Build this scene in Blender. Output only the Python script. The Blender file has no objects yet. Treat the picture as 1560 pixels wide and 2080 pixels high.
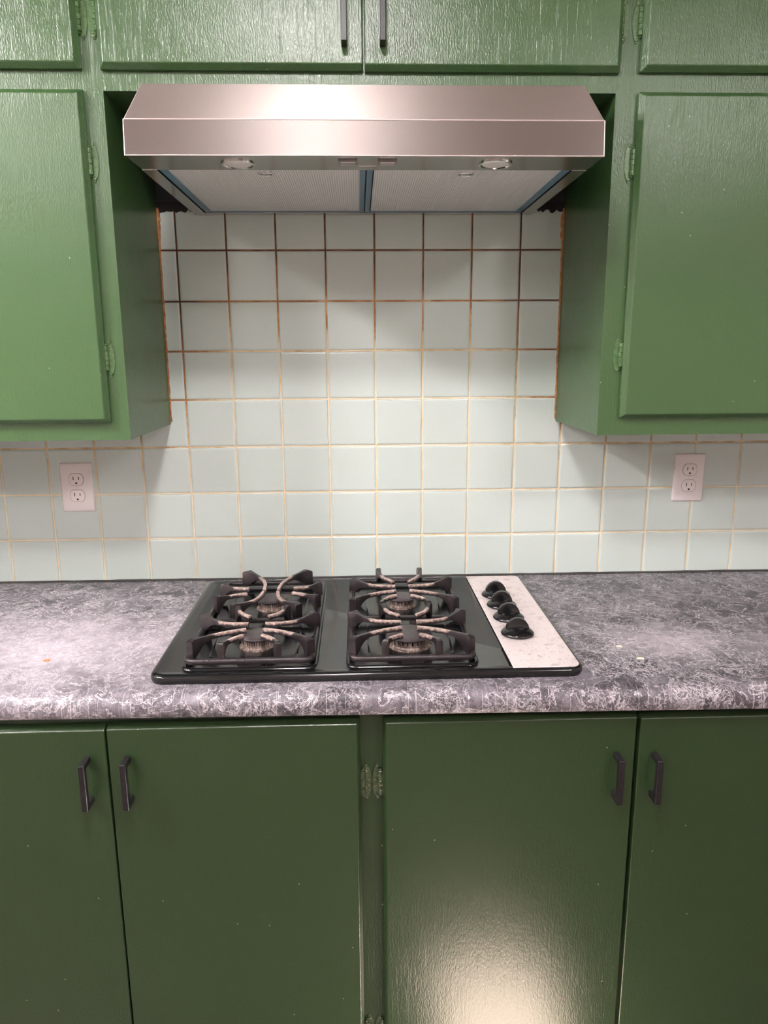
import bpy, bmesh, math, random
from mathutils import Vector, Matrix
rnd = random.Random(7)
SC = bpy.context.scene
C = SC.collection

# ------------------------------------------------------------------ camera
cam_d = bpy.data.cameras.new('camera'); cam = bpy.data.objects.new('camera', cam_d); C.objects.link(cam)
cam_d.sensor_fit = 'HORIZONTAL'; cam_d.sensor_width = 36.0; cam_d.lens = 1500.0 / 1560.0 * 36.0
cam_d.clip_start = 0.05
def cam_axes(p, yw, ro):
    f = Vector((math.sin(yw) * math.cos(p), math.cos(yw) * math.cos(p), math.sin(p)))
    r = Vector((math.cos(yw), -math.sin(yw), 0)); u = r.cross(f)
    c, s = math.cos(ro), math.sin(ro)
    return c * r + s * u, -s * r + c * u, f
_r, _u, _f = cam_axes(-0.21481947, 0.03325298, -0.0062778)
M = Matrix((( _r.x, _u.x, -_f.x, -0.01402), (_r.y, _u.y, -_f.y, -1.74171), (_r.z, _u.z, -_f.z, 1.45880), (0, 0, 0, 1)))
cam.matrix_world = M
SC.camera = cam

# ------------------------------------------------------------------ world, sun, exposure
W = bpy.data.worlds.new('world'); SC.world = W; W.use_nodes = True
bg = W.node_tree.nodes['Background']; bg.inputs[0].default_value = (0.86, 0.90, 1.0, 1); bg.inputs[1].default_value = 5.0
SUN_DIR = Vector((-0.80, 0.06, -0.59)).normalized()
sd = bpy.data.lights.new('sun', 'SUN'); sd.energy = 700.0; sd.angle = 0.009; sd.color = (1.0, 0.95, 0.93)
so = bpy.data.objects.new('sun', sd); C.objects.link(so); so.location = (5, -1.5, 4)
so.rotation_euler = SUN_DIR.to_track_quat('-Z', 'Y').to_euler()
LC = (1.0, 0.93, 0.935)
LAMPS = [  # two ceiling lights, then four made-up fill lights: place, radius, strength, label
    ((-0.13, -1.50), 0.115, 215.0, 'round ceiling light in front of the range hood'),
    ((-1.52, -1.20), 0.130, 285.0, 'brightest round ceiling light, left of the range hood'),
    ((-2.20, -1.00), 0.150, 240.0, 'added round fill light nearest the left wall'),
    ((-1.60, -2.60), 0.150, 170.0, 'added round fill light at the back left of the kitchen'),
    ((1.30, -2.20), 0.150, 125.0, 'added round fill light on the right side of the kitchen'),
    ((-0.30, -3.20), 0.150, 62.0, 'added round fill light furthest from the cooktop')]
vs = SC.view_settings
vs.view_transform = 'Standard'; vs.look = 'None'; vs.gamma = 1.0; vs.use_curve_mapping = False; vs.exposure = 0.0

# ------------------------------------------------------------------ materials
def lin(r, g, b):
    def f(c):
        c /= 255.0
        return c / 12.92 if c <= 0.04045 else ((c + 0.055) / 1.055) ** 2.4
    return (f(r), f(g), f(b), 1.0)

class Mat:
    def __init__(s, name):
        s.m = bpy.data.materials.new(name); s.m.use_nodes = True; s.t = s.m.node_tree
        s.b = s.t.nodes['Principled BSDF']; s.out = s.t.nodes['Material Output']
    def n(s, typ, **kw):
        nd = s.t.nodes.new(typ)
        for k, v in kw.items(): setattr(nd, k, v)
        return nd
    def l(s, a, b): s.t.links.new(a, b)
    def set(s, **kw):
        for k, v in kw.items(): s.b.inputs[k.replace('_', ' ')].default_value = v
        return s
    def pos(s, scale=(1, 1, 1)):
        if not hasattr(s, 'geo'): s.geo = s.n('ShaderNodeNewGeometry')
        mp = s.n('ShaderNodeMapping'); mp.inputs['Scale'].default_value = scale
        s.l(s.geo.outputs['Position'], mp.inputs['Vector']); return mp.outputs[0]
    def noise(s, scale=(1, 1, 1), detail=3, rough=0.5, dist=0.0):
        nd = s.n('ShaderNodeTexNoise'); nd.inputs['Scale'].default_value = 1.0
        nd.inputs['Detail'].default_value = detail; nd.inputs['Roughness'].default_value = rough; nd.inputs['Distortion'].default_value = dist
        s.l(s.pos(scale if isinstance(scale, tuple) else (scale,) * 3), nd.inputs['Vector']); return nd.outputs['Fac']
    def ramp(s, src, stops):
        nd = s.n('ShaderNodeValToRGB'); e = nd.color_ramp.elements
        while len(e) < len(stops): e.new(0.5)
        for i, (p, c) in enumerate(stops):
            e[i].position = p; e[i].color = c if len(c) == 4 else (*c, 1)
        s.l(src, nd.inputs[0]); return nd.outputs[0]
    def g(s, src, a, b, lo=0.0, hi=1.0):
        nd = s.n('ShaderNodeMapRange'); nd.clamp = True
        for i, v in zip((1, 2, 3, 4), (a, b, lo, hi)): nd.inputs[i].default_value = v
        s.l(src, nd.inputs[0]); return nd.outputs[0]
    def math(s, op, a, b=None):
        nd = s.n('ShaderNodeMath', operation=op)
        for i, v in enumerate((a, b)):
            if v is None: continue
            if isinstance(v, (int, float)): nd.inputs[i].default_value = v
            else: s.l(v, nd.inputs[i])
        return nd.outputs[0]
    def mix(s, fac, a, b):
        nd = s.n('ShaderNodeMix', data_type='RGBA')
        for i, v in ((0, fac), (6, a), (7, b)):
            if isinstance(v, (int, float)): nd.inputs[i].default_value = v
            elif isinstance(v, tuple): nd.inputs[i].default_value = v
            else: s.l(v, nd.inputs[i])
        return nd.outputs[2]
    def bump(s, h, strength=0.5, dist=0.001, prev=None):
        nd = s.n('ShaderNodeBump'); nd.inputs['Strength'].default_value = strength; nd.inputs['Distance'].default_value = dist
        s.l(h, nd.inputs['Height'])
        if prev is not None: s.l(prev, nd.inputs['Normal'])
        return nd.outputs[0]
    def color(s, c): s.l(c, s.b.inputs['Base Color']) if not isinstance(c, tuple) else s.set(Base_Color=c); return s
    def normal(s, c): s.l(c, s.b.inputs['Normal']); return s

def plain(name, col, rough=0.5, metal=0.0):
    return Mat(name).set(Base_Color=col, Roughness=rough, Metallic=metal).m

def green_paint(name, c1, c2, grain=1.0, peel_s=0.48):
    k = Mat(name)
    low = k.noise((2.2, 2.2, 1.4), 2)
    col = k.mix(low, c1, c2)
    vor = k.n('ShaderNodeTexVoronoi'); vor.inputs['Scale'].default_value = 1.0; k.l(k.pos((55, 55, 40)), vor.inputs['Vector'])
    sp = k.math('LESS_THAN', vor.outputs['Distance'], 0.06)
    sel = k.math('GREATER_THAN', k.n('ShaderNodeSeparateColor').outputs[0], 0.0)
    sepc = [n for n in k.t.nodes if n.bl_idname == 'ShaderNodeSeparateColor'][0]
    k.l(vor.outputs['Color'], sepc.inputs[0])
    sel = k.math('GREATER_THAN', sepc.outputs[0], 0.86)
    col = k.mix(k.math('MULTIPLY', k.math('MULTIPLY', sp, sel), 0.6), col, lin(186, 196, 166))
    k.color(col)
    peel = k.noise((420, 420, 150), 2, 0.55)
    n1 = k.bump(peel, peel_s, 0.0013)
    gr = k.g(k.noise((260, 260, 12), 3, 0.65), 0.56, 0.74)
    n2 = k.bump(gr, 0.35 * grain, 0.0009, n1)
    wav = k.noise((14, 14, 8), 2)
    k.normal(k.bump(wav, 0.15, 0.004, n2))
    k.set(Roughness=0.28)
    k.b.inputs['Specular IOR Level'].default_value = 0.72
    return k.m

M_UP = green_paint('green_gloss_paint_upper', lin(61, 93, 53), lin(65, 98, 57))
M_LO = green_paint('green_gloss_paint_base_shade', lin(38, 56, 29), lin(35, 55, 30), 0.5, 0.30)  # same green as the uppers, darkened to stand in for shade

def tile_mat():
    k = Mat('glazed_mint_tile')
    oi = k.n('ShaderNodeObjectInfo')
    c = k.mix(oi.outputs['Random'], lin(209, 222, 216), lin(212, 224, 218))
    sm = k.g(k.noise(9, 4, 0.6), 0.56, 0.82, 0.0, 0.05)
    k.color(k.mix(sm, c, lin(150, 150, 130)))
    k.set(Roughness=0.16); k.normal(k.bump(k.noise(30, 2), 0.08, 0.002)); return k.m
M_TILE = tile_mat()

def grout_mat():
    k = Mat('stained_grout')
    sep = k.n('ShaderNodeSeparateXYZ'); k.l(k.pos(), sep.inputs[0])
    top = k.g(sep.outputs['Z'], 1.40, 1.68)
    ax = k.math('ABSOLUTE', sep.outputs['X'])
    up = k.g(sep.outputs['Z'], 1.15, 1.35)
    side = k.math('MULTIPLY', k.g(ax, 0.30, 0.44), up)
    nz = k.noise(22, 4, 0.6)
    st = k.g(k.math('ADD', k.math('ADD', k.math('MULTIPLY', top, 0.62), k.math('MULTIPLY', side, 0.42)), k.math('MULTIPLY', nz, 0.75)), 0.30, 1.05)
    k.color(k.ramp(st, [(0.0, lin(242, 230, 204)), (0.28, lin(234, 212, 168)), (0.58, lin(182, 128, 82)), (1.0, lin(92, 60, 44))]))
    k.set(Roughness=0.85); k.normal(k.bump(k.noise(400, 3), 0.5, 0.001)); return k.m
M_GROUT = grout_mat()

def caulk_mat():
    k = Mat('browned_caulk')
    k.color(k.ramp(k.noise(60, 4, 0.6), [(0.3, lin(96, 58, 30)), (0.5, lin(178, 116, 62)), (0.7, lin(208, 158, 104))]))
    k.set(Roughness=0.6); return k.m
M_CAULK = caulk_mat()

def counter_mat():
    k = Mat('marbled_grey_laminate')
    base = k.ramp(k.noise(26, 7, 0.62, 0.6), [(0.32, lin(48, 45, 51)), (0.52, lin(78, 74, 81)), (0.70, lin(116, 110, 117))])
    def vein(sc, wid, d):
        n = k.noise(sc, 9, 0.68, d)
        return k.g(k.math('ABSOLUTE', k.math('SUBTRACT', n, 0.5)), wid, 0.0)
    v1 = k.math('MULTIPLY', vein(26, 0.014, 0.8), 0.95)
    v2 = k.math('MULTIPLY', vein(70, 0.022, 0.6), 0.8)
    patch = k.g(k.noise(9, 3, 0.6), 0.38, 0.66)
    v = k.math('MAXIMUM', v1, k.math('MULTIPLY', v2, patch))
    cl = k.math('MULTIPLY', k.g(k.noise(17, 6, 0.7, 0.5), 0.50, 0.78), 0.45)
    col = k.mix(cl, base, lin(205, 196, 204))
    col = k.mix(v, col, lin(230, 221, 226))
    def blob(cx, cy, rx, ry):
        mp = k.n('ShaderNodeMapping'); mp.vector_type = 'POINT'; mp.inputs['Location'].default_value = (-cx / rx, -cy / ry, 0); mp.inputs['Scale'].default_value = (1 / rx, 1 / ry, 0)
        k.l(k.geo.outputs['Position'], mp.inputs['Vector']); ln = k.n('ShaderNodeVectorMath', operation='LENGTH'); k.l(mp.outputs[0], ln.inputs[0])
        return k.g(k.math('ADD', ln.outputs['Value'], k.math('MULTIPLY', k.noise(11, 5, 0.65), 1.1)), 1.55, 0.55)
    paler = k.math('MAXIMUM', blob(-0.60, -0.42, 0.40, 0.26), k.math('MULTIPLY', blob(0.58, -0.44, 0.22, 0.12), 0.9))  # pale patches mixed into the laminate, broad at left, small at right
    col = k.mix(k.math('MULTIPLY', paler, k.g(k.noise(60, 5, 0.7), 0.25, 0.75, 0.35, 0.85)), col, lin(214, 204, 212))
    # knife scratches stronger towards the front edge
    sep = k.n('ShaderNodeSeparateXYZ'); k.l(k.pos(), sep.inputs[0])
    for rot, sc in ((0.5, 1), (-0.9, 1.2), (1.7, 0.9)):
        mp = k.n('ShaderNodeMapping'); mp.inputs['Rotation'].default_value = (0, 0, rot); mp.inputs['Scale'].default_value = (420 * sc, 16 * sc, 1)
        k.l(k.geo.outputs['Position'], mp.inputs['Vector'])
        nn = k.n('ShaderNodeTexNoise'); nn.inputs['Scale'].default_value = 1; nn.inputs['Detail'].default_value = 1
        k.l(mp.outputs[0], nn.inputs['Vector'])
        s = k.math('MULTIPLY', k.g(nn.outputs['Fac'], 0.70, 0.76), k.g(sep.outputs['Y'], -0.30, -0.50))
        col = k.mix(k.math('MULTIPLY', s, 0.5), col, lin(225, 218, 222))
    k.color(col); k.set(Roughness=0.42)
    k.normal(k.bump(k.noise(600, 2), 0.25, 0.0004)); return k.m
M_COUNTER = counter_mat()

def steel(name, col, rough, aniso=0.0, streak=0.35):
    k = Mat(name); k.set(Base_Color=col, Metallic=1.0, Roughness=rough)
    if aniso:
        k.set(Anisotropic=aniso, Anisotropic_Rotation=0.0)
        tg = k.n('ShaderNodeTangent'); tg.direction_type = 'UV_MAP'; tg.uv_map = 'UVMap'; k.l(tg.outputs[0], k.b.inputs['Tangent'])
    st = k.noise((10, 900, 900), 2)
    sm = k.noise(7, 4, 0.6)
    k.l(k.math('ADD', k.math('MULTIPLY', st, 0.06), k.g(sm, 0.2, 0.8, rough - 0.04, rough)), k.b.inputs['Roughness'])
    k.normal(k.bump(st, streak, 0.0002)); return k.m
M_STEEL = steel('brushed_stainless', lin(187, 178, 173), 0.64, 1.0, 0.05)
M_STEEL_UNDER = steel('polished_stainless', lin(182, 182, 178), 0.20, 0.0, 0.05)
M_EDGE = plain('highlight_and_label_steel', lin(240, 228, 225), 0.5, 0.85)  # pale steel for the added edge highlights and the label line

def filter_mat():
    k = Mat('aluminium_grease_mesh')
    sep = k.n('ShaderNodeSeparateXYZ'); k.l(k.pos(), sep.inputs[0])
    w1 = k.math('SINE', k.math('MULTIPLY', sep.outputs['X'], 2 * math.pi / 0.0042))
    w2 = k.math('SINE', k.math('MULTIPLY', sep.outputs['Y'], 2 * math.pi / 0.0060))
    h = k.math('ADD', w1, k.math('MULTIPLY', w2, 0.35))
    k.color(k.mix(k.g(h, -1.2, 0.6), lin(214, 212, 212), lin(255, 254, 254)))
    k.set(Metallic=0.1, Roughness=0.4); k.normal(k.bump(h, 0.35, 0.0006)); return k.m
M_FILTER = filter_mat()
M_FILM = plain('blue_protective_film', lin(70, 116, 140), 0.3)
M_GAP_SHADE = plain('black_gap_shade', lin(14, 16, 20), 0.6)
M_LENS = plain('frosted_lamp_lens', lin(250, 246, 246), 0.3)
M_CHROME = plain('chrome', lin(215, 212, 210), 0.12, 1.0)
M_SWITCH = plain('grey_switch_plastic', lin(126, 122, 122), 0.35)

def enamel():
    k = Mat('black_enamel'); k.set(Base_Color=lin(17, 17, 19))
    k.l(k.g(k.noise(12, 4, 0.6), 0.35, 0.7, 0.10, 0.24), k.b.inputs['Roughness']); return k.m
M_ENAMEL = enamel()

def iron():
    k = Mat('greasy_cast_iron')
    at = k.n('ShaderNodeAttribute'); at.attribute_name = 'wear'
    nz = k.noise(110, 4, 0.65)
    w = k.g(k.math('ADD', k.math('MULTIPLY', at.outputs['Fac'], 0.95), k.math('MULTIPLY', k.math('SUBTRACT', nz, 0.5), 1.0)), 0.42, 0.80)
    body = k.ramp(k.noise(45, 4, 0.6), [(0.3, lin(22, 19, 21)), (0.6, lin(40, 33, 35)), (0.8, lin(66, 54, 54))])
    paler = k.ramp(k.noise(160, 3, 0.6), [(0.3, lin(104, 84, 80)), (0.5, lin(168, 146, 138)), (0.7, lin(206, 186, 178))])  # worn iron colour
    k.color(k.mix(w, body, paler)); k.set(Roughness=0.34)
    k.normal(k.bump(k.noise(420, 3, 0.6), 0.55, 0.0009)); return k.m
M_IRON = iron()

def burner_metal():
    k = Mat('scorched_burner_alloy')
    k.color(k.ramp(k.noise((150, 150, 40), 4, 0.6), [(0.3, lin(60, 48, 44)), (0.5, lin(126, 110, 102)), (0.7, lin(190, 174, 164))]))
    k.set(Roughness=0.5, Metallic=0.35); k.normal(k.bump(k.noise(300, 3), 0.5, 0.0008)); return k.m
M_BURNER = burner_metal()
def cap_mat():
    k = Mat('dull_burner_cap')
    k.color(k.ramp(k.noise(50, 4, 0.6), [(0.35, lin(52, 46, 48)), (0.7, lin(74, 66, 68))])); k.set(Roughness=0.4); return k.m
M_CAP = cap_mat()
def panel_mat():
    k = Mat('worn_brushed_aluminium')
    st = k.noise((700, 12, 300), 3, 0.6)
    spots = k.g(k.noise(48, 5, 0.7), 0.55, 0.72)
    sp2 = k.g(k.noise(190, 3, 0.6), 0.62, 0.72)
    c = k.mix(k.math('MULTIPLY', spots, 0.8), lin(244, 231, 230), lin(178, 160, 154))
    c = k.mix(k.math('MULTIPLY', sp2, 0.7), c, lin(110, 94, 88))
    k.color(k.mix(k.math('MULTIPLY', st, 0.12), c, lin(150, 140, 138)))
    k.set(Metallic=0.35, Roughness=0.42); k.normal(k.bump(st, 0.2, 0.0003)); return k.m
M_PANEL = panel_mat()
M_KNOB = plain('black_bakelite', lin(16, 15, 17), 0.22)
def pull_mat():
    k = Mat('matte_black_pull')
    k.color(k.ramp(k.noise(120, 4, 0.6), [(0.45, lin(21, 18, 21)), (0.75, lin(40, 35, 38))])); k.set(Roughness=0.38); return k.m
M_PULL = pull_mat()
def hinge_mat(name, chip, c0=lin(66, 94, 57), c1=lin(92, 124, 80)):
    k = Mat(name)
    c = k.ramp(k.noise(140, 4, 0.6), [(0.35, c0), (0.6, c1)])
    k.color(k.mix(k.g(k.noise(190, 3, 0.6), chip, chip + 0.05), c, lin(176, 150, 110)))
    k.set(Roughness=0.28); k.normal(k.bump(k.noise(320, 3), 0.3, 0.0006)); return k.m
M_HINGE = hinge_mat('overpainted_hinge', 0.80)
M_HINGE_CHIP = hinge_mat('chipped_painted_hinge', 0.64, lin(40, 54, 32), lin(74, 84, 62))
M_PLASTIC = plain('white_nylon', lin(252, 243, 242), 0.3)
M_SLOT = plain('slot_dark', lin(46, 34, 32), 0.7)
M_VOID = plain('dark_bare_wall', lin(62, 60, 64), 0.9)
def plaster(name, c):
    k = Mat(name); k.set(Base_Color=c, Roughness=0.85); k.normal(k.bump(k.noise(90, 3), 0.2, 0.001)); return k.m
M_WALL = plaster('pale_wall_paint', lin(226, 214, 208)); M_CEIL = plaster('ceiling_white', lin(232, 226, 222))
def floor_mat():
    k = Mat('brown_vinyl_floor'); k.color(k.mix(k.noise(4, 4), lin(104, 94, 86), lin(90, 80, 72))); k.set(Roughness=0.35); return k.m
M_FLOOR = floor_mat()
M_WOODTRIM = plain('white_trim', lin(228, 224, 218), 0.45)
def lamp_mat(name, e, col):
    k = Mat(name); k.set(Base_Color=(0.8, 0.8, 0.8, 1)); k.b.inputs['Emission Color'].default_value = (*col, 1); k.b.inputs['Emission Strength'].default_value = e; return k.m
def pane_mat():
    k = Mat('window_glass'); tr = k.n('ShaderNodeBsdfTransparent'); gl = k.n('ShaderNodeBsdfGlossy'); gl.inputs['Roughness'].default_value = 0.02
    mx = k.n('ShaderNodeMixShader'); mx.inputs[0].default_value = 0.06
    k.l(tr.outputs[0], mx.inputs[1]); k.l(gl.outputs[0], mx.inputs[2]); k.l(mx.outputs[0], k.out.inputs[0]); return k.m
M_GLASS = pane_mat()
M_CRUMB = plain('orange_crumb', lin(206, 140, 92), 0.8); M_CHIP = plain('white_chip', lin(226, 226, 206), 0.7)

# ------------------------------------------------------------------ mesh helpers (world coordinates in, objects get their own origin)
ORG = {}
def wo(o): return ORG.get(o.name, Vector((0, 0, 0)))
def place(o, parent, origin):
    origin = Vector(origin)
    o.location = origin - (wo(parent) if parent else Vector((0, 0, 0)))
    if parent: o.parent = parent
    C.objects.link(o); ORG[o.name] = origin; return o
def tag(o, label=None, cat=None, group=None, kind=None):
    for k, v in (('label', label), ('category', cat), ('group', group), ('kind', kind)):
        if v: o[k] = v
    return o
def thing(name, loc, label, cat, group=None):
    return tag(place(bpy.data.objects.new(name, None), None, loc), label, cat, group)

class MB:
    def __init__(s): s.v = []; s.f = []; s.w = []
    def add(s, vs, fs, wear=0.0):
        b = len(s.v); s.v += [tuple(p) for p in vs]; s.f += [tuple(b + i for i in f) for f in fs]
        s.w += list(wear) if isinstance(wear, (list, tuple)) else [wear] * len(vs); return s
    def box(s, x0, x1, y0, y1, z0, z1):
        return s.add([(x, y, z) for z in (z0, z1) for y in (y0, y1) for x in (x0, x1)],
                     [(0, 2, 3, 1), (4, 5, 7, 6), (0, 1, 5, 4), (1, 3, 7, 5), (3, 2, 6, 7), (2, 0, 4, 6)])
    def loft(s, rings, bottom=True, top=True, wear=0.0):
        n = len(rings[0]); vs = [p for r in rings for p in r]; fs = []
        for k in range(len(rings) - 1):
            for i in range(n):
                j = (i + 1) % n; fs.append((k * n + i, k * n + j, (k + 1) * n + j, (k + 1) * n + i))
        if bottom: fs.append(tuple(reversed(range(n))))
        if top: fs.append(tuple((len(rings) - 1) * n + i for i in range(n)))
        return s.add(vs, fs, wear)
    def prism(s, pts, axis, a, b):
        def p3(p, t): return {'x': (t, p[0], p[1]), 'y': (p[0], t, p[1]), 'z': (p[0], p[1], t)}[axis]
        return s.loft([[p3(p, a) for p in pts], [p3(p, b) for p in pts]])
    def lathe(s, c, prof, n=28, axis='z', sx=1.0, sy=1.0):
        rings = []
        for r, h in prof:
            ring = []
            for i in range(n):
                a = 2 * math.pi * i / n; u, v = r * math.cos(a) * sx, r * math.sin(a) * sy
                ring.append({'z': (c[0] + u, c[1] + v, c[2] + h), 'y': (c[0] + u, c[1] + h, c[2] + v), 'x': (c[0] + h, c[1] + u, c[2] + v)}[axis])
            rings.append(ring)
        return s.loft(rings)
    def build(s, name, mat, parent=None, bevel=0.0, seg=2, smooth=False, uv=False, origin=None, ang=35):
        lo = [min(p[i] for p in s.v) for i in range(3)]; hi = [max(p[i] for p in s.v) for i in range(3)]
        og = Vector(origin) if origin else Vector([(a + b) / 2 for a, b in zip(lo, hi)])
        me = bpy.data.meshes.new(name); me.from_pydata([tuple(Vector(p) - og) for p in s.v], [], s.f); me.update()
        if any(s.w):
            at = me.attributes.new('wear', 'FLOAT', 'POINT'); at.data.foreach_set('value', s.w)
        bm = bmesh.new(); bm.from_mesh(me); bmesh.ops.recalc_face_normals(bm, faces=bm.faces); bm.to_mesh(me); bm.free()
        if uv:
            ul = me.uv_layers.new(name='UVMap')
            for poly in me.polygons:
                for li in poly.loop_indices:
                    co = me.vertices[me.loops[li].vertex_index].co; ul.data[li].uv = (co.z + co.y * 0.7, co.x)
        me.materials.append(mat)
        o = bpy.data.objects.new(name, me); place(o, parent, og)
        if bevel:
            b = o.modifiers.new('bevel', 'BEVEL'); b.width = bevel; b.segments = seg; b.limit_method = 'ANGLE'; b.angle_limit = math.radians(40); b.harden_normals = False
        if smooth: me.shade_smooth(); me.set_sharp_from_angle(angle=math.radians(ang))
        return o

def rr(x0, x1, y0, y1, r, n=6):
    pts = []
    for cx, cy, a0 in ((x1 - r, y1 - r, 0), (x0 + r, y1 - r, 90), (x0 + r, y0 + r, 180), (x1 - r, y0 + r, 270)):
        for i in range(n + 1):
            a = math.radians(a0 + 90 * i / n); pts.append((cx + r * math.cos(a), cy + r * math.sin(a)))
    return pts
def ring_z(x0, x1, y0, y1, r, inset, z, n=6):
    return [(px, py, z) for px, py in rr(x0 + inset, x1 - inset, y0 + inset, y1 - inset, max(r - inset, 0.001), n)]

# ------------------------------------------------------------------ the room
XL, XR = -0.4515, 0.4515
ROOM = (-2.6, 2.4, -4.2, 0.006); CEIL = 2.47
def struct(mb, name, m): return tag(mb.build(name, m), kind='structure')
struct(MB().box(ROOM[0], ROOM[1], ROOM[2], 0.10, -0.08, 0.0), 'floor', M_FLOOR)
struct(MB().box(ROOM[0], ROOM[1], ROOM[2], 0.10, CEIL, CEIL + 0.08), 'ceiling', M_CEIL)
struct(MB().box(ROOM[0] - 0.1, ROOM[0], ROOM[2], 0.10, -0.08, CEIL + 0.08), 'wall_left', M_WALL)
struct(MB().box(ROOM[0] - 0.1, ROOM[1] + 0.1, ROOM[2] - 0.1, ROOM[2], -0.08, CEIL + 0.08), 'wall_front', M_WALL)
# right wall; unseen window added and sized so sun lands before the base cabinets
PATCH = (0.09, 0.43, -1.02, -0.70)
def to_wall(px, py):
    t = (ROOM[1] - px) / -SUN_DIR.x; return py - SUN_DIR.y * t, -SUN_DIR.z * t
wy0, wz0 = to_wall(PATCH[0], PATCH[2]); wy1, wz1 = to_wall(PATCH[1], PATCH[3])
wy0, wy1 = min(wy0, wy1), max(wy0, wy1); wz0, wz1 = min(wz0, wz1), max(wz0, wz1)
_dy = (PATCH[3] - PATCH[2])
wyc = to_wall((PATCH[0] + PATCH[1]) / 2, (PATCH[2] + PATCH[3]) / 2)[0]
wy0, wy1 = wyc - _dy / 2, wyc + _dy / 2
x0, x1 = ROOM[1], ROOM[1] + 0.06
wr = MB()
wr.box(x0, x1, ROOM[2], wy0, -0.08, CEIL + 0.08).box(x0, x1, wy1, 0.10, -0.08, CEIL + 0.08)
wr.box(x0, x1, wy0, wy1, -0.08, wz0).box(x0, x1, wy0, wy1, wz1, CEIL + 0.08)
struct(wr, 'wall_right', M_WALL)
wf = MB()
for a in ((wy0 - 0.05, wy0, wz0 - 0.05, wz1 + 0.05), (wy1, wy1 + 0.05, wz0 - 0.05, wz1 + 0.05), (wy0, wy1, wz0 - 0.05, wz0), (wy0, wy1, wz1, wz1 + 0.05)):
    wf.box(x0 - 0.018, x0, *a)
win = struct(wf, 'added_window_1', M_WOODTRIM)  # added window, shaped to throw the sun patch
MB().box(x0 + 0.02, x0 + 0.024, wy0, wy1, wz0, wz1).build('window_pane', M_GLASS, win)

# back wall: grout bed that carries the tiles
TOP_T = 1.768; P = 0.110; GX = -0.414; GZ = 1.790; G = 0.0016
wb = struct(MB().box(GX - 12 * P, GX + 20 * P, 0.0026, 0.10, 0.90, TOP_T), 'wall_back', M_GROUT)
MB().box(GX - 12 * P, GX + 20 * P, 0.0052, 0.10, TOP_T, CEIL + 0.08).build('bare_wall', M_VOID, wb)
MB().box(GX - 12 * P, GX + 20 * P, 0.0052, 0.10, -0.08, 0.8999).build('plain_wall', M_WALL, wb)
for a, b in ((ROOM[0], GX - 12 * P - 0.0001), (GX + 20 * P + 0.0001, ROOM[1])): MB().box(a, b, 0.0052, 0.10, -0.08, CEIL + 0.08).build('plain_wall', M_WALL, wb)
def tile_mesh(w, h):
    mb = MB(); rings = []
    for ins, y in ((0, 0.0052), (0.0, 0.0030), (0.0007, 0.0018), (0.0022, 0.0009), (0.0050, 0.0005)):
        a, b = w / 2 - ins, h / 2 - ins; rings.append([(-a, y, -b), (a, y, -b), (a, y, b), (-a, y, b)])
    mb.loft(rings, bottom=False)
    me = bpy.data.meshes.new('tile'); me.from_pydata(mb.v, [], mb.f); me.update()
    bm = bmesh.new(); bm.from_mesh(me); bmesh.ops.recalc_face_normals(bm, faces=bm.faces); bm.to_mesh(me); bm.free()
    me.materials.append(M_TILE); return me
TM = {}
for k in range(8):
    z1 = GZ - P * k - G; z0 = GZ - P * (k + 1) + G
    if k == 0: z1 = TOP_T
    if k == 7: z0 = 0.9165
    for c in range(-12, 20):
        xa = GX + P * c + G; xb = GX + P * (c + 1) - G
        if z0 > 1.30 and (xb < XL or xa > XR): continue
        key = (round(xb - xa, 4), round(z1 - z0, 4))
        if key not in TM: TM[key] = tile_mesh(*key)
        o = bpy.data.objects.new('tile', TM[key])
        og = Vector(((xa + xb) / 2, 0.0, (z0 + z1) / 2)); place(o, wb, og)
        o.rotation_euler = (rnd.uniform(-1, 1) * 0.0018, 0, rnd.uniform(-1, 1) * 0.0018)
# browned caulk where the tile meets the cabinet sides, dark caulk behind the worktop
for sx, x in ((1, XL), (-1, XR)):
    rings = []; n = 60
    for i in range(n + 1):
        z = 1.300 + (TOP_T - 1.300) * i / n; t = i / n
        r = 0.0021 + 0.0012 * rnd.random() + (0.0035 * rnd.random() if t > 0.86 else 0) + 0.001 * t
        rings.append([(x + sx * (0.0006 + r * math.cos(a)) , 0.0012 + r * 0.8 * math.sin(a), z) for a in [2 * math.pi * j / 7 for j in range(7)]])
    MB().loft(rings).build('caulk_bead', M_CAULK, wb, smooth=True)
for xa, xb in ((XL, -0.335), (0.355, XR)):
    n = 22; top = [(xb, TOP_T + 0.012), (xa, TOP_T + 0.012)]
    bot = [(xa + (xb - xa) * i / n, TOP_T - 0.002 - 0.010 * rnd.random() ** 2.0 - 0.004 * math.sin(i * 0.7) ** 2) for i in range(n + 1)]
    MB().prism(bot + top, 'y', -0.0010, 0.0024).build('grime_edge', plain('tar_grime', lin(40, 37, 36), 0.8), wb)
rings = []
for i in range(121):
    x = -1.64 + 3.28 * i / 120; r = 0.0026 + 0.0012 * rnd.random()
    rings.append([(x, -0.0006 + r * math.cos(a), 0.9160 + r * math.sin(a)) for a in [2 * math.pi * j / 6 for j in range(6)]])
MB().loft(rings).build('caulk_bead', plain('grimy_caulk', lin(58, 56, 54), 0.7), wb, smooth=True)

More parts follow.
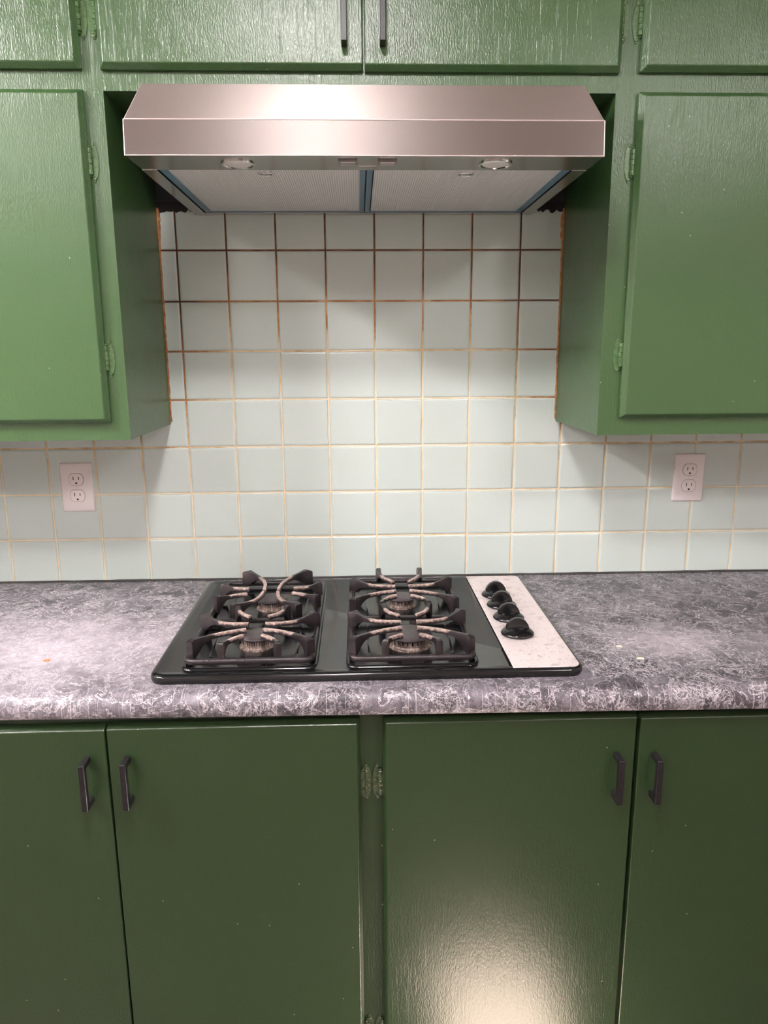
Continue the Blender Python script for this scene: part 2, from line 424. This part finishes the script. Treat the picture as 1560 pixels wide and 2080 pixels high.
# ------------------------------------------------------------------ ceiling lights (out of frame; the last four are added fill)
for (x, y), r, e, label in LAMPS:
    t = thing('ceiling_light', (x, y, CEIL), label, 'ceiling light', 'ceiling lights')
    MB().lathe((x, y, CEIL), [(r + 0.03, 0), (r + 0.03, -0.012), (r + 0.012, -0.022), (r + 0.002, -0.022), (r + 0.002, -0.012)]).build('housing', M_WOODTRIM, t, smooth=True)
    MB().lathe((x, y, CEIL), [(r, -0.012), (r, -0.019), (r * 0.9, -0.024)]).build('diffuser', lamp_mat('lit_diffuser', e, LC), t)

# ------------------------------------------------------------------ cabinets
def chamfer_door(x0, x1, z0, z1, yb, th=0.019, ch=0.008, cl=None, cr=None):
    y1, y2 = yb - th * 0.45, yb - th
    cl = ch if cl is None else cl; cr = ch if cr is None else cr
    def ring(k, y): return [(x0 + cl * k, y, z0 + ch * k), (x1 - cr * k, y, z0 + ch * k), (x1 - cr * k, y, z1 - ch * k), (x0 + cl * k, y, z1 - ch * k)]
    return MB().loft([ring(0, yb), ring(0, y1), ring(1, y2)])
def pull(xc, z0, z1, ydoor, door, w=0.0098, proj=0.031, t=0.0098):
    yo = ydoor - proj; yi = yo + t
    pts = [(ydoor, z0), (yo, z0), (yo, z1), (ydoor, z1), (ydoor, z1 - t), (yi, z1 - t), (yi, z0 + t), (ydoor, z0 + t)]
    return MB().prism(pts, 'x', xc - w / 2, xc + w / 2).build('pull_handle', M_PULL, door, bevel=0.0007, seg=1)
def hinge(xc, zc, side, yf, door, m=None):
    mb = MB(); hh, hw = 0.034, 0.0075; n = 9; pts = []
    for i in range(n + 1):
        t = -1 + 2 * i / n; pts.append((xc + hw * (1 - abs(t) ** 2.4) + 0.0012, zc + hh * t))
    for i in range(n + 1):
        t = 1 - 2 * i / n; pts.append((xc - hw * (1 - abs(t) ** 2.4) - 0.0012, zc + hh * t))
    mb.prism(pts, 'y', yf - 0.0018, yf)
    bx = xc + side * 0.0052; seg = [-0.0225, -0.0135, -0.0045, 0.0045, 0.0135, 0.0225]
    for i in range(5):
        r = 0.0043 if i % 2 == 0 else 0.0038
        mb.lathe((bx, yf - 0.0045, zc), [(r * 0.8, seg[i]), (r, seg[i] + 0.0008), (r, seg[i + 1] - 0.0008), (r * 0.8, seg[i + 1])], n=10)
    mb.lathe((bx, yf - 0.0045, zc), [(0.0012, 0.0225), (0.0028, 0.0238), (0.0016, 0.0258)], n=8)
    mb.lathe((bx, yf - 0.0045, zc), [(0.0016, -0.0258), (0.0028, -0.0238), (0.0012, -0.0225)], n=8)
    for dz in (-0.0285, 0.0285):
        mb.lathe((xc, yf - 0.0018, zc + dz), [(0.0036, 0.0), (0.0032, -0.0012), (0.0016, -0.0020)], n=10, axis='y')
    # leaf wrapping onto the door edge
    mb.box(min(bx, bx + side * 0.004), max(bx, bx + side * 0.004), yf - 0.0075, yf - 0.0060, zc - 0.019, zc + 0.019)
    return mb.build('hinge', m or M_HINGE, door, smooth=True)
YF = -0.312          # face of the upper face frames
def frame_mb(x0, x1, z0, z1, y0, y1, stiles, rails):
    mb = MB()
    for a, b in stiles: mb.box(a, b, y0, y1, z0, z1)
    ss = sorted(stiles)
    for a, b in rails:
        for i in range(len(ss) - 1): mb.box(ss[i][1], ss[i + 1][0], y0, y1, a, b)
    return mb

def door_part(cab, x0, x1, z0, z1, yb, m, **kw): return chamfer_door(x0, x1, z0, z1, yb, **kw).build('door', m, cab, bevel=0.0014, seg=2)

# wall units: a lower cabinet either side of the hood, a row of three above
XB = 0.4684; XO = 1.64
def cab_shell(t, a, b, z0, z1):
    MB().box(a, b, -0.2925, 0.0, z0, z1).build('carcass', M_UP, t)
    MB().box(a, b, YF, -0.2925, z0, z1).build('face_frame', M_UP, t)
for s, lab1, lab2 in ((-1, 'tall green wall cabinet hanging left of the range hood', 'green top cabinet in the upper left corner with painted hinges'),
                      (1, 'tall green wall cabinet hanging right of the range hood', 'green top cabinet in the upper right corner with painted hinges')):
    e = 0.4838 if s < 0 else 0.4906; hx = s * 0.4775 if s < 0 else 0.4825
    p, q = sorted((s * e, s * 1.085))
    a, b = sorted((s * 0.4515, s * XO))
    t = thing('wall_cabinet', ((a + b) / 2, -0.156, 1.295), lab1, 'cabinet'); cab_shell(t, a, b, 1.295, 1.9045)
    d1 = door_part(t, p, q, 1.3285, 1.9040, YF, M_UP)
    p2, q2 = sorted((s * 1.135, s * 1.60)); door_part(t, p2, q2, 1.3285, 1.9040, YF, M_UP)
    for z in (1.7895, 1.4485): hinge(hx, z, s, YF, d1)
    a, b = sorted((s * XB, s * XO))
    t = thing('wall_cabinet', ((a + b) / 2, -0.156, 1.9046), lab2, 'cabinet'); cab_shell(t, a, b, 1.9046, CEIL - 0.001)
    d2 = door_part(t, p, q, 1.9365, 2.42, YF, M_UP)
    door_part(t, p2, q2, 1.9365, 2.42, YF, M_UP)
    for z in (2.0180, 2.340): hinge(hx, z, s, YF, d2)
t = thing('wall_cabinet', (0, -0.156, 1.9046), 'short green cabinet with two pull handles above the range hood', 'cabinet')
cab_shell(t, -XB + 0.0001, XB - 0.0001, 1.9046, CEIL - 0.001)
dl = door_part(t, -0.4515, 0.0010, 1.9355, 2.42, YF, M_UP, cr=0.0006); dr = door_part(t, 0.0042, 0.4545, 1.9350, 2.42, YF, M_UP, cl=0.0006)
pull(-0.0305, 1.9686, 2.1000, YF - 0.019, dl); pull(0.0352, 1.9692, 2.1006, YF - 0.019, dr)
for z in (2.0185, 2.340):
    hinge(-0.4595, z, 1, YF, dl); hinge(0.4596, z, -1, YF, dr)

# base units
YB = -0.601
def base_unit(s, label, doors):
    xo = s * XO; a, b = sorted((0.00002 * s, xo))
    t = thing('base_cabinet', ((a + b) / 2, -0.30, 0.0), label, 'cabinet')
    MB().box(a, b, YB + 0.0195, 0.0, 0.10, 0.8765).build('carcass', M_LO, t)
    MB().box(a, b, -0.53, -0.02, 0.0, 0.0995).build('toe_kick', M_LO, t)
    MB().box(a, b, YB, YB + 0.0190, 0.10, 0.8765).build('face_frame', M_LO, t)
    for x0, x1, ztop, hx, hz, gx, gs in doors:
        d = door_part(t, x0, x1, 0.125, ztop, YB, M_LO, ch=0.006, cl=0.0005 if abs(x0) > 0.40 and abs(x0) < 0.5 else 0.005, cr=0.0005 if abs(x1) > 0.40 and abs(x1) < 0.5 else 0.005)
        pull(hx, hz[0], hz[1], YB - 0.019, d)
        if gx is None:
            p2, q2 = sorted((s * 0.925, s * 1.60)); door_part(t, p2, q2, 0.125, ztop, YB, M_LO, ch=0.006)
        if gx is not None:
            for z in (0.7375, 0.2215): hinge(gx, z, gs, YB, d, M_HINGE_CHIP)
base_unit(-1, 'shade-darkened green base cabinet under the left half of the worktop', [
    (-0.853, -0.4378, 0.8590, -0.4697, (0.7245, 0.8075), None, 0), (-0.4352, -0.0187, 0.8600, -0.4035, (0.7250, 0.8075), -0.0090, -1)])
base_unit(1, 'shade-darkened green base cabinet under the right half of the worktop', [
    (0.0193, 0.4464, 0.8605, 0.4147, (0.7105, 0.7925), 0.0100, 1), (0.4525, 0.880, 0.8585, 0.4796, (0.7092, 0.7910), None, 0)])

# ------------------------------------------------------------------ worktop with a rolled front edge
def worktop():
    prof = [(-0.002, 0.8768), (-0.002, 0.9150), (0, 0.9150)]
    r = 0.019; cyr = 0.019
    mb = MB(); rings = []
    for i in range(41):
        x = -XO + 2 * XO * i / 40; yf = -0.6335 - 0.0144 * x
        pts = [(-0.001, 0.8768), (-0.001, 0.9150), (-0.30, 0.9150), (yf + 0.060, 0.9150), (yf + 0.034, 0.9154), (yf + 0.026, 0.9154)]
        for j in range(1, 9):
            a = math.radians(90 + 90 * j / 8); pts.append((yf + 0.024 + 0.024 * math.cos(a), 0.8914 + 0.024 * math.sin(a)))
        pts += [(yf + 0.0005, 0.8800), (yf + 0.003, 0.8768)]
        rings.append([(x, p[0], p[1]) for p in pts])
    mb.loft(rings)
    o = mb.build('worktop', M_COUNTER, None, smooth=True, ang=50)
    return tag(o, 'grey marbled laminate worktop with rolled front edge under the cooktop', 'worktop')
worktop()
for name, m, x, y, lab in (('crumb', M_CRUMB, -0.584, -0.473, 'orange crumb on the worktop left of the cooktop'),
                           ('paint_fleck', M_CHIP, 0.467, -0.461, 'larger pale fleck on the worktop right of the cooktop'),
                           ('paint_fleck', M_CHIP, 0.486, -0.517, 'smaller pale fleck nearer the worktop front edge')):
    pts = [(x + (0.0075 if i % 2 else 0.0055) * math.cos(i * 0.785) * (1 if y > -0.5 else 1.2), y + 0.0048 * math.sin(i * 0.785) * (1 if i % 3 else 0.7)) for i in range(8)]
    tag(MB().prism(pts, 'z', 0.9151, 0.9164).build(name, m), lab, 'crumb' if name == 'crumb' else 'fleck')

# ------------------------------------------------------------------ cooktop
ck = thing('gas_cooktop', (-0.003, -0.318, 0.915), 'black four burner gas cooktop set into the marbled worktop', 'cooktop')
CX0, CX1, CY0, CY1 = -0.373, 0.367, -0.5865, -0.052
MB().loft([ring_z(CX0, CX1, CY0, CY1, 0.028, i, z) for i, z in ((0.0015, 0.9153), (0.0, 0.9200), (0.0005, 0.9262), (0.0030, 0.9292), (0.0070, 0.9304), (0.0130, 0.9304), (0.0230, 0.9272))]).build('cooktop_body', M_ENAMEL, ck, smooth=True, ang=50)
GR = dict(L=(-0.3225, -0.0945, -0.5530, -0.1060), R=(-0.0375, 0.1865, -0.5540, -0.1030))
for k in 'LR':
    a, b, c, d = GR[k]
    MB().loft([ring_z(a - 0.004, b + 0.004, c - 0.006, d + 0.006, 0.022, i, z) for i, z in ((0, 0.9268), (0.0015, 0.9296), (0.0040, 0.9302), (0.0085, 0.9300), (0.0240, 0.9276))], bottom=False).build('burner_pan', M_ENAMEL, ck, smooth=True, ang=60)
    MB().loft([ring_z(a + 0.034, b - 0.034, c + 0.040, d - 0.040, 0.02, i, z) for i, z in ((0, 0.9274), (0.003, 0.9288), (0.006, 0.9288))], bottom=False).build('pan_ridge', M_ENAMEL, ck, smooth=True)
def burner(x, y, r, hb, slots):
    mb = MB().lathe((x, y, 0.9285), [(r * 1.14, -0.001), (r * 1.12, 0.002), (r * 1.02, 0.0035), (r * 0.98, 0.006), (r, hb * 0.55)], n=40)
    b = mb.build('burner_base', M_BURNER, ck, smooth=True)
    tm = MB()
    for i in range(slots):
        a0 = 2 * math.pi * i / slots; a1 = a0 + 2 * math.pi / slots * 0.68
        def q(a, rr_, z): return (x + rr_ * math.cos(a), y + rr_ * math.sin(a), z)
        zl, zh = 0.9285 + hb * 0.54, 0.9285 + hb
        tm.add([q(a0, r * 0.8, zl), q(a1, r * 0.8, zl), q(a1, r, zl), q(a0, r, zl), q(a0, r * 0.8, zh), q(a1, r * 0.8, zh), q(a1, r * 1.03, zh), q(a0, r * 1.03, zh)],
               [(0, 1, 2, 3), (4, 5, 6, 7), (0, 1, 5, 4), (1, 2, 6, 5), (2, 3, 7, 6), (3, 0, 4, 7)])
    tm.build('flame_port_ring', M_BURNER, b)
    zc = 0.9285 + hb
    MB().lathe((x, y, zc), [(r * 1.05, 0.0), (r * 1.13, 0.0012), (r * 1.15, 0.0032), (r * 1.10, 0.0048), (r * 0.92, 0.0060), (r * 0.3, 0.0066)], n=40).build('burner_cap', M_CAP, b, smooth=True, ang=50)
BUR = [(-0.207, -0.455, 0.0285, 0.0185, 40), (-0.203, -0.247, 0.0285, 0.0165, 40), (0.0745, -0.461, 0.0365, 0.0180, 26), (0.0720, -0.250, 0.0255, 0.0165, 20)]
for b in BUR: burner(*b)
pan = rr(0.2395, 0.3592, -0.5800, -0.0620, 0.015)
pan = [((0.2395 + (px - 0.2395)) if px > 0.27 else 0.2365 + (-0.062 - py) * 0.0125, py) for px, py in rr(0.2395, 0.3592, -0.5805, -0.0620, 0.015)]
pp = []
for p in pan:
    if not pp or (Vector(p) - Vector(pp[-1])).length > 1e-5: pp.append(p)
MB().prism(pp, 'z', 0.9305, 0.9324).build('control_panel', M_PANEL, ck, bevel=0.0006, seg=1)
def knob(x, y):
    k = MB().lathe((x, y, 0.9324), [(0.0285, 0), (0.0310, 0.0015), (0.0312, 0.0035), (0.0285, 0.0065), (0.0225, 0.0105), (0.012, 0.0125)], n=36).build('knob', M_KNOB, ck, smooth=True, ang=60)
    rings = []; R = 0.0235
    for yy, sc in ((-0.0052, 0.90), (-0.0042, 0.985), (0.0042, 0.985), (0.0052, 0.90)):
        ring = [(x + R * sc * math.cos(math.pi * i / 18), y + 0.003 + yy, 0.9370 + 0.0275 * sc * math.sin(math.pi * i / 18)) for i in range(19)]
        rings.append(ring)
    MB().loft(rings).build('grip', M_KNOB, k, smooth=True, ang=40)
for y in (-0.205, -0.2725, -0.3465, -0.4310): knob(0.2815, y)

# ------------------------------------------------------------------ grates
def finger(B, E, g, wb_=0.020, bend=0.012, wl=0.62, ht=0.9715, he=0.9690):
    B = Vector((*B, 0)); E = Vector((*E, 0)); d = E - B; L = d.length; d.normalize(); nrm = Vector((-d.y, d.x, 0))
    n = 16; rings = []; wear = []
    for i in range(n + 1):
        s = i / n
        c = B + d * (L * s) + nrm * (bend * math.sin(math.pi * s))
        tg = (d * L + nrm * (bend * math.pi * math.cos(math.pi * s))).normalized(); sd_ = Vector((-tg.y, tg.x, 0))
        zt = ht + 0.0015 - 0.0055 * math.sin(min(s / 0.55, 1) * math.pi / 2) + (he - ht + 0.0040) * max(0, (s - 0.55) / 0.45)
        if s < 0.06: zt -= 0.004 * (1 - s / 0.06)
        u = min(max((s - 0.10) / 0.34, 0), 1); u = math.sin(u * math.pi / 2) ** 0.8
        zb = 0.9385 + (0.9605 - 0.9385) * u
        u2 = min(max(s / 0.26, 0), 1); u2 = math.sin(u2 * math.pi / 2)
        w = 0.55 * wb_ + 0.003 + (0.0074 - 0.55 * wb_ - 0.003) * u2
        wt = w * 0.80
        rings.append([tuple(c + sd_ * (w / 2) + Vector((0, 0, zb))), tuple(c - sd_ * (w / 2) + Vector((0, 0, zb))),
                      tuple(c - sd_ * (w / 2) + Vector((0, 0, zt - 0.0022))), tuple(c - sd_ * (wt / 2) + Vector((0, 0, zt))),
                      tuple(c + sd_ * (wt / 2) + Vector((0, 0, zt))), tuple(c + sd_ * (w / 2) + Vector((0, 0, zt - 0.0022)))])
        k = min(max((s - (1 - wl)) / 0.12, 0), 1)
        wear += [0.15 * k, 0.15 * k, 0.7 * k, k, k, 0.7 * k]
    MB().loft(rings, wear=wear).build('finger', M_IRON, g, smooth=True, ang=55)
def grate(k, label, fingers, mids):
    a, b, c, d = GR[k]
    g = thing('burner_grate', ((a + b) / 2, (c + d) / 2, 0.930), label, 'grate', 'cast iron burner grates')
    o = [ring_z(a, b, c, d, 0.020, i, z) for i, z in ((0.002, 0.9345), (0.0, 0.9380), (0.0008, 0.9425), (0.0035, 0.9445), (0.0065, 0.9445), (0.0095, 0.9425), (0.0105, 0.9380), (0.009, 0.9345))]
    mb = MB(); n = len(o[0]); vs_ = [p for r in o for p in r]; fs = []
    for q in range(8):
        for i in range(n):
            j = (i + 1) % n; q2 = (q + 1) % 8; fs.append((q * n + i, q * n + j, q2 * n + j, q2 * n + i))
    mb.add(vs_, fs, 0.22); mb.build('rim', M_IRON, g, smooth=True, ang=60)
    MB().box(a + 0.008, b - 0.008, mids[1] - 0.006, mids[1] + 0.006, 0.9350, 0.9430).build('crossbar', M_IRON, g, bevel=0.0015)
    for fx, fy, fw in (((a + b) / 2, c + 0.006, 0.018), (a + 0.008, c + 0.03, 0.004), (b - 0.008, c + 0.03, 0.004), (a + 0.008, d - 0.03, 0.004), (b - 0.008, d - 0.03, 0.004)):
        MB().prism([(fx - fw, 0.9303), (fx + fw, 0.9303), (fx + fw * 1.2, 0.9355), (fx - fw * 1.2, 0.9355)], 'y', fy - 0.004, fy + 0.004).build('foot', M_IRON, g)
    for f in fingers: finger(f[0], f[1], g, **(f[2] if len(f) > 2 else {}))
cR = 0.0735; cy1, cy2 = -0.248, -0.461; mR = -0.352
fR = []
for s in (-1, 1):
    xo = cR + s * 0.105; xe = cR + s * 0.0145
    fR += [((xo, cy1 + 0.068), (xe, cy1 + 0.0155), dict(bend=s * 0.014, wb_=0.030)), ((xo, cy1 - 0.076), (xe, cy1 - 0.0150), dict(bend=-s * 0.013, wb_=0.024)),
           ((xo, cy2 + 0.072), (xe, cy2 + 0.0160), dict(bend=s * 0.016, wb_=0.034)), ((xo, cy2 - 0.074), (xe, cy2 - 0.0140), dict(bend=-s * 0.013, wb_=0.024)),
           ((cR + s * 0.047, -0.109), (cR + s * 0.0165, cy1 + 0.044), dict(bend=s * 0.009, wb_=0.018)),
           ((cR + s * 0.047, mR + 0.002), (cR + s * 0.0155, cy1 - 0.046), dict(bend=-s * 0.011, wb_=0.018, wl=0.6)),
           ((cR + s * 0.047, mR - 0.002), (cR + s * 0.0165, cy2 + 0.049), dict(bend=s * 0.006, wb_=0.018, wl=0.75)),
           ((cR + s * 0.047, -0.5475), (cR + s * 0.0155, cy2 - 0.049), dict(bend=-s * 0.008, wb_=0.018, wl=0.6))]
grate('R', 'cast iron burner grate in the middle of the cooktop beside the control panel', fR, (cR, mR))
cL = -0.2075; mL = -0.352
fL = []
for s in (-1, 1):
    xo = cL + s * 0.105; xe = cL + s * 0.0155
    fL += [((xo, cy1 + 0.040), (cL + 0.003 + s * 0.047, cy1 + 0.0130), dict(bend=s * 0.004, wb_=0.026, wl=0.6)),
           ((xo, cy1 - 0.050), (cL + 0.003 + s * 0.047, cy1 - 0.0170), dict(bend=-s * 0.004, wb_=0.024, wl=0.6)),
           ((xo, cy2 + 0.070), (xe, cy2 + 0.0190), dict(bend=s * 0.016, wb_=0.034)), ((xo, cy2 - 0.072), (xe, cy2 - 0.0100), dict(bend=-s * 0.013, wb_=0.024)),
           ((cL + 0.004 + s * 0.072, -0.112), (cL + 0.004 + s * 0.0150, cy1 + 0.006), dict(bend=-s * 0.018, wb_=0.034, wl=0.7)),
           ((cL + 0.004 + s * 0.066, mL + 0.006), (cL + 0.004 + s * 0.0150, cy1 - 0.010), dict(bend=s * 0.014, wb_=0.030, wl=0.7)),
           ((cL + s * 0.049, mL - 0.002), (cL + s * 0.0175, cy2 + 0.056), dict(bend=s * 0.005, wb_=0.018, wl=0.75)),
           ((cL + s * 0.049, -0.5465), (cL + s * 0.0165, cy2 - 0.040), dict(bend=-s * 0.008, wb_=0.018, wl=0.6))]
grate('L', 'cast iron burner grate on the left side of the cooktop', fL, (cL, mL))

# ------------------------------------------------------------------ range hood
HX0, HX1 = -0.367, 0.375; HZ = 1.7535
hd = thing('range_hood', (0.004, -0.25, HZ), 'stainless steel range hood fixed under the short wall cabinet', 'range hood')
prof = [(-0.003, HZ + 0.010), (-0.003, 1.893), (-0.385, 1.893), (-0.5020, 1.8065), (-0.5075, HZ), (-0.5045, HZ), (-0.500, HZ + 0.010)]
MB().prism(prof, 'x', HX0, HX1).build('canopy', M_STEEL, hd, bevel=0.0012, seg=2, uv=True)
ed = MB()  # pale strips in place of highlights along the hood folds
for yy, zz in ((-0.5022, 1.8066), (-0.5072, HZ + 0.0008)):
    ed.lathe((HX0 + 0.0006, yy, zz), [(0.0009, 0.0), (0.0009, HX1 - HX0 - 0.0012)], n=8, axis='x')
for xx in (HX0 + 0.0002, HX1 - 0.0002):
    ed.loft([[(xx + a, -0.5072 + b, HZ) for a, b in ((-.0007, -.0007), (.0007, -.0007), (.0007, .0007), (-.0007, .0007))], [(xx + a, -0.5021 + b, 1.8066) for a, b in ((-.0007, -.0007), (.0007, -.0007), (.0007, .0007), (-.0007, .0007))]])
ed.build('edge_highlight', M_EDGE, hd, smooth=True)
und = MB()
und.box(HX0, HX1, -0.5040, -0.4135, HZ + 0.0008, HZ + 0.0098)
und.box(HX0, -0.3425, -0.4134, -0.0035, HZ, HZ + 0.0098).box(0.3515, HX1, -0.4134, -0.0035, HZ, HZ + 0.0098)
und.box(-0.3424, 0.3514, -0.0255, -0.0035, HZ, HZ + 0.0098)
und.build('underside_panel', M_STEEL_UNDER, hd)
MB().box(-0.3424, 0.3514, -0.4134, -0.0256, HZ + 0.0089, HZ + 0.0097).build('gap_shade_plate', M_GAP_SHADE, hd)  # black plate stands in for shade in the gaps round the filters
for x0_, x1_, lab in ((-0.3395, 0.0030, 'left'), (0.0052, 0.3485, 'right')):
    f = MB().box(x0_ + 0.0125, x1_ - 0.0100 if lab == 'left' else x1_ - 0.0125, -0.4120, -0.0300, HZ + 0.0030, HZ + 0.0085).build('grease_filter', M_FILTER, hd)
    fl = MB()
    xa, xb = x0_, x1_
    w0, w1 = (0.0125, 0.0100) if lab == 'left' else (0.0100, 0.0125)
    fl.box(xa, xa + w0, -0.4120, -0.0275, HZ + 0.0012, HZ + 0.0088).box(xb - w1, xb, -0.4120, -0.0275, HZ + 0.0012, HZ + 0.0088)
    fl.box(xa + w0, xb - w1, -0.0298, -0.0268, HZ + 0.0012, HZ + 0.0088)
    fl.build('film_covered_frame', M_FILM, f)
    kx = -0.168 if lab == 'left' else 0.176
    MB().lathe((kx, -0.376, HZ + 0.003), [(0.0145, 0), (0.0145, -0.0014), (0.0125, -0.0022), (0.0105, -0.0012), (0.0100, 0.0)], n=28).build('pull_ring', M_CHROME, f, smooth=True)
    MB().lathe((kx, -0.376, HZ + 0.003), [(0.0065, 0), (0.0055, -0.0018), (0.002, -0.0024)], n=20).build('latch_button', M_CHROME, f, smooth=True)
for lx, ly in ((-0.2025, -0.4555), (0.2130, -0.4585)):
    rim = MB().lathe((lx, ly, HZ + 0.0008), [(0.0270, 0), (0.0268, -0.0022), (0.0245, -0.0030), (0.0225, -0.0010), (0.0225, 0)], n=36).build('lamp_rim', M_CHROME, hd, smooth=True)
    MB().lathe((lx, ly, HZ + 0.0008), [(0.0224, 0), (0.0215, -0.0016), (0.012, -0.0026), (0.002, -0.0028)], n=32).build('lamp_lens', M_LENS, rim, smooth=True)
for sx in (-0.0255, 0.0370):
    h = MB().loft([ring_z(sx - 0.0155, sx + 0.0155, -0.4830, -0.4580, 0.003, i, z) for i, z in ((0, HZ + 0.001), (0, HZ - 0.0012), (0.0015, HZ - 0.0018))]).build('switch_bezel', M_SWITCH, hd, smooth=True)
    MB().prism([(-0.4800, HZ - 0.0017), (-0.4610, HZ - 0.0017), (-0.4610, HZ - 0.0028), (-0.4800, HZ - 0.0055)], 'x', sx - 0.0115, sx + 0.0115).build('rocker', M_CHROME, h)
MB().box(-0.008, 0.019, -0.4430, -0.4415, HZ - 0.0001, HZ + 0.0012).build('label_line', M_EDGE, hd)
MB().lathe((0.004, -0.17, 1.893), [(0.075, 0.0), (0.075, 0.0113)], n=32).build('duct_collar', M_STEEL_UNDER, hd)

# ------------------------------------------------------------------ outlets
def outlet(x0, x1, z0, z1, label):
    t = thing('wall_outlet', ((x0 + x1) / 2, 0.0, z0), label, 'outlet', 'duplex outlets on the tiled wall')
    xc, zc = (x0 + x1) / 2, (z0 + z1) / 2
    def ring(i, y): return [(px, y, pz) for px, pz in rr(x0 + i, x1 - i, z0 + i, z1 - i, 0.003, 3)]
    MB().loft([ring(0, 0.0005), ring(0, -0.0016), ring(0.0022, -0.0044), ring(0.0060, -0.0056)]).build('cover_plate', M_PLASTIC, t, smooth=True, ang=30)
    for dz in (0.0195, -0.0195):
        def face(sc, y):
            pts = []
            for i in range(32):
                a = 2 * math.pi * i / 32; px = 0.0172 * sc * math.cos(a); pz = 0.0172 * sc * math.sin(a)
                pts.append((xc + px, y, zc + dz + max(-0.0140 * sc, min(0.0140 * sc, pz))))
            return pts
        MB().loft([face(1.045, -0.0050), face(1.045, -0.00575)]).build('recess_line', plain('shadow_line', lin(150, 136, 134), 0.6), t)
        r = MB().loft([face(1, -0.0052), face(1, -0.0066), face(0.95, -0.0072)]).build('receptacle', M_PLASTIC, t, smooth=True)
        for sx, hh in ((-0.0063, 0.0042), (0.0063, 0.0034)):
            MB().box(xc + sx - 0.0009, xc + sx + 0.0009, -0.00735, -0.0070, zc + dz + 0.0028 - hh, zc + dz + 0.0028 + hh).build('slot', M_SLOT, r)
        MB().lathe((xc, -0.0070, zc + dz - 0.0085), [(0.0024, 0.0), (0.0024, -0.00035)], n=14, axis='y').build('ground_hole', M_SLOT, r)
    MB().lathe((xc, -0.0056, zc), [(0.0030, 0.0), (0.0028, -0.0008), (0.0015, -0.0012)], n=14, axis='y').build('screw', M_PLASTIC, t, smooth=True)
outlet(-0.7175, -0.6420, 1.0900, 1.2070, 'white duplex outlet on the tiles left of the cooktop')
outlet(0.7455, 0.8205, 1.0965, 1.2130, 'white duplex outlet on the tiles right of the cooktop')
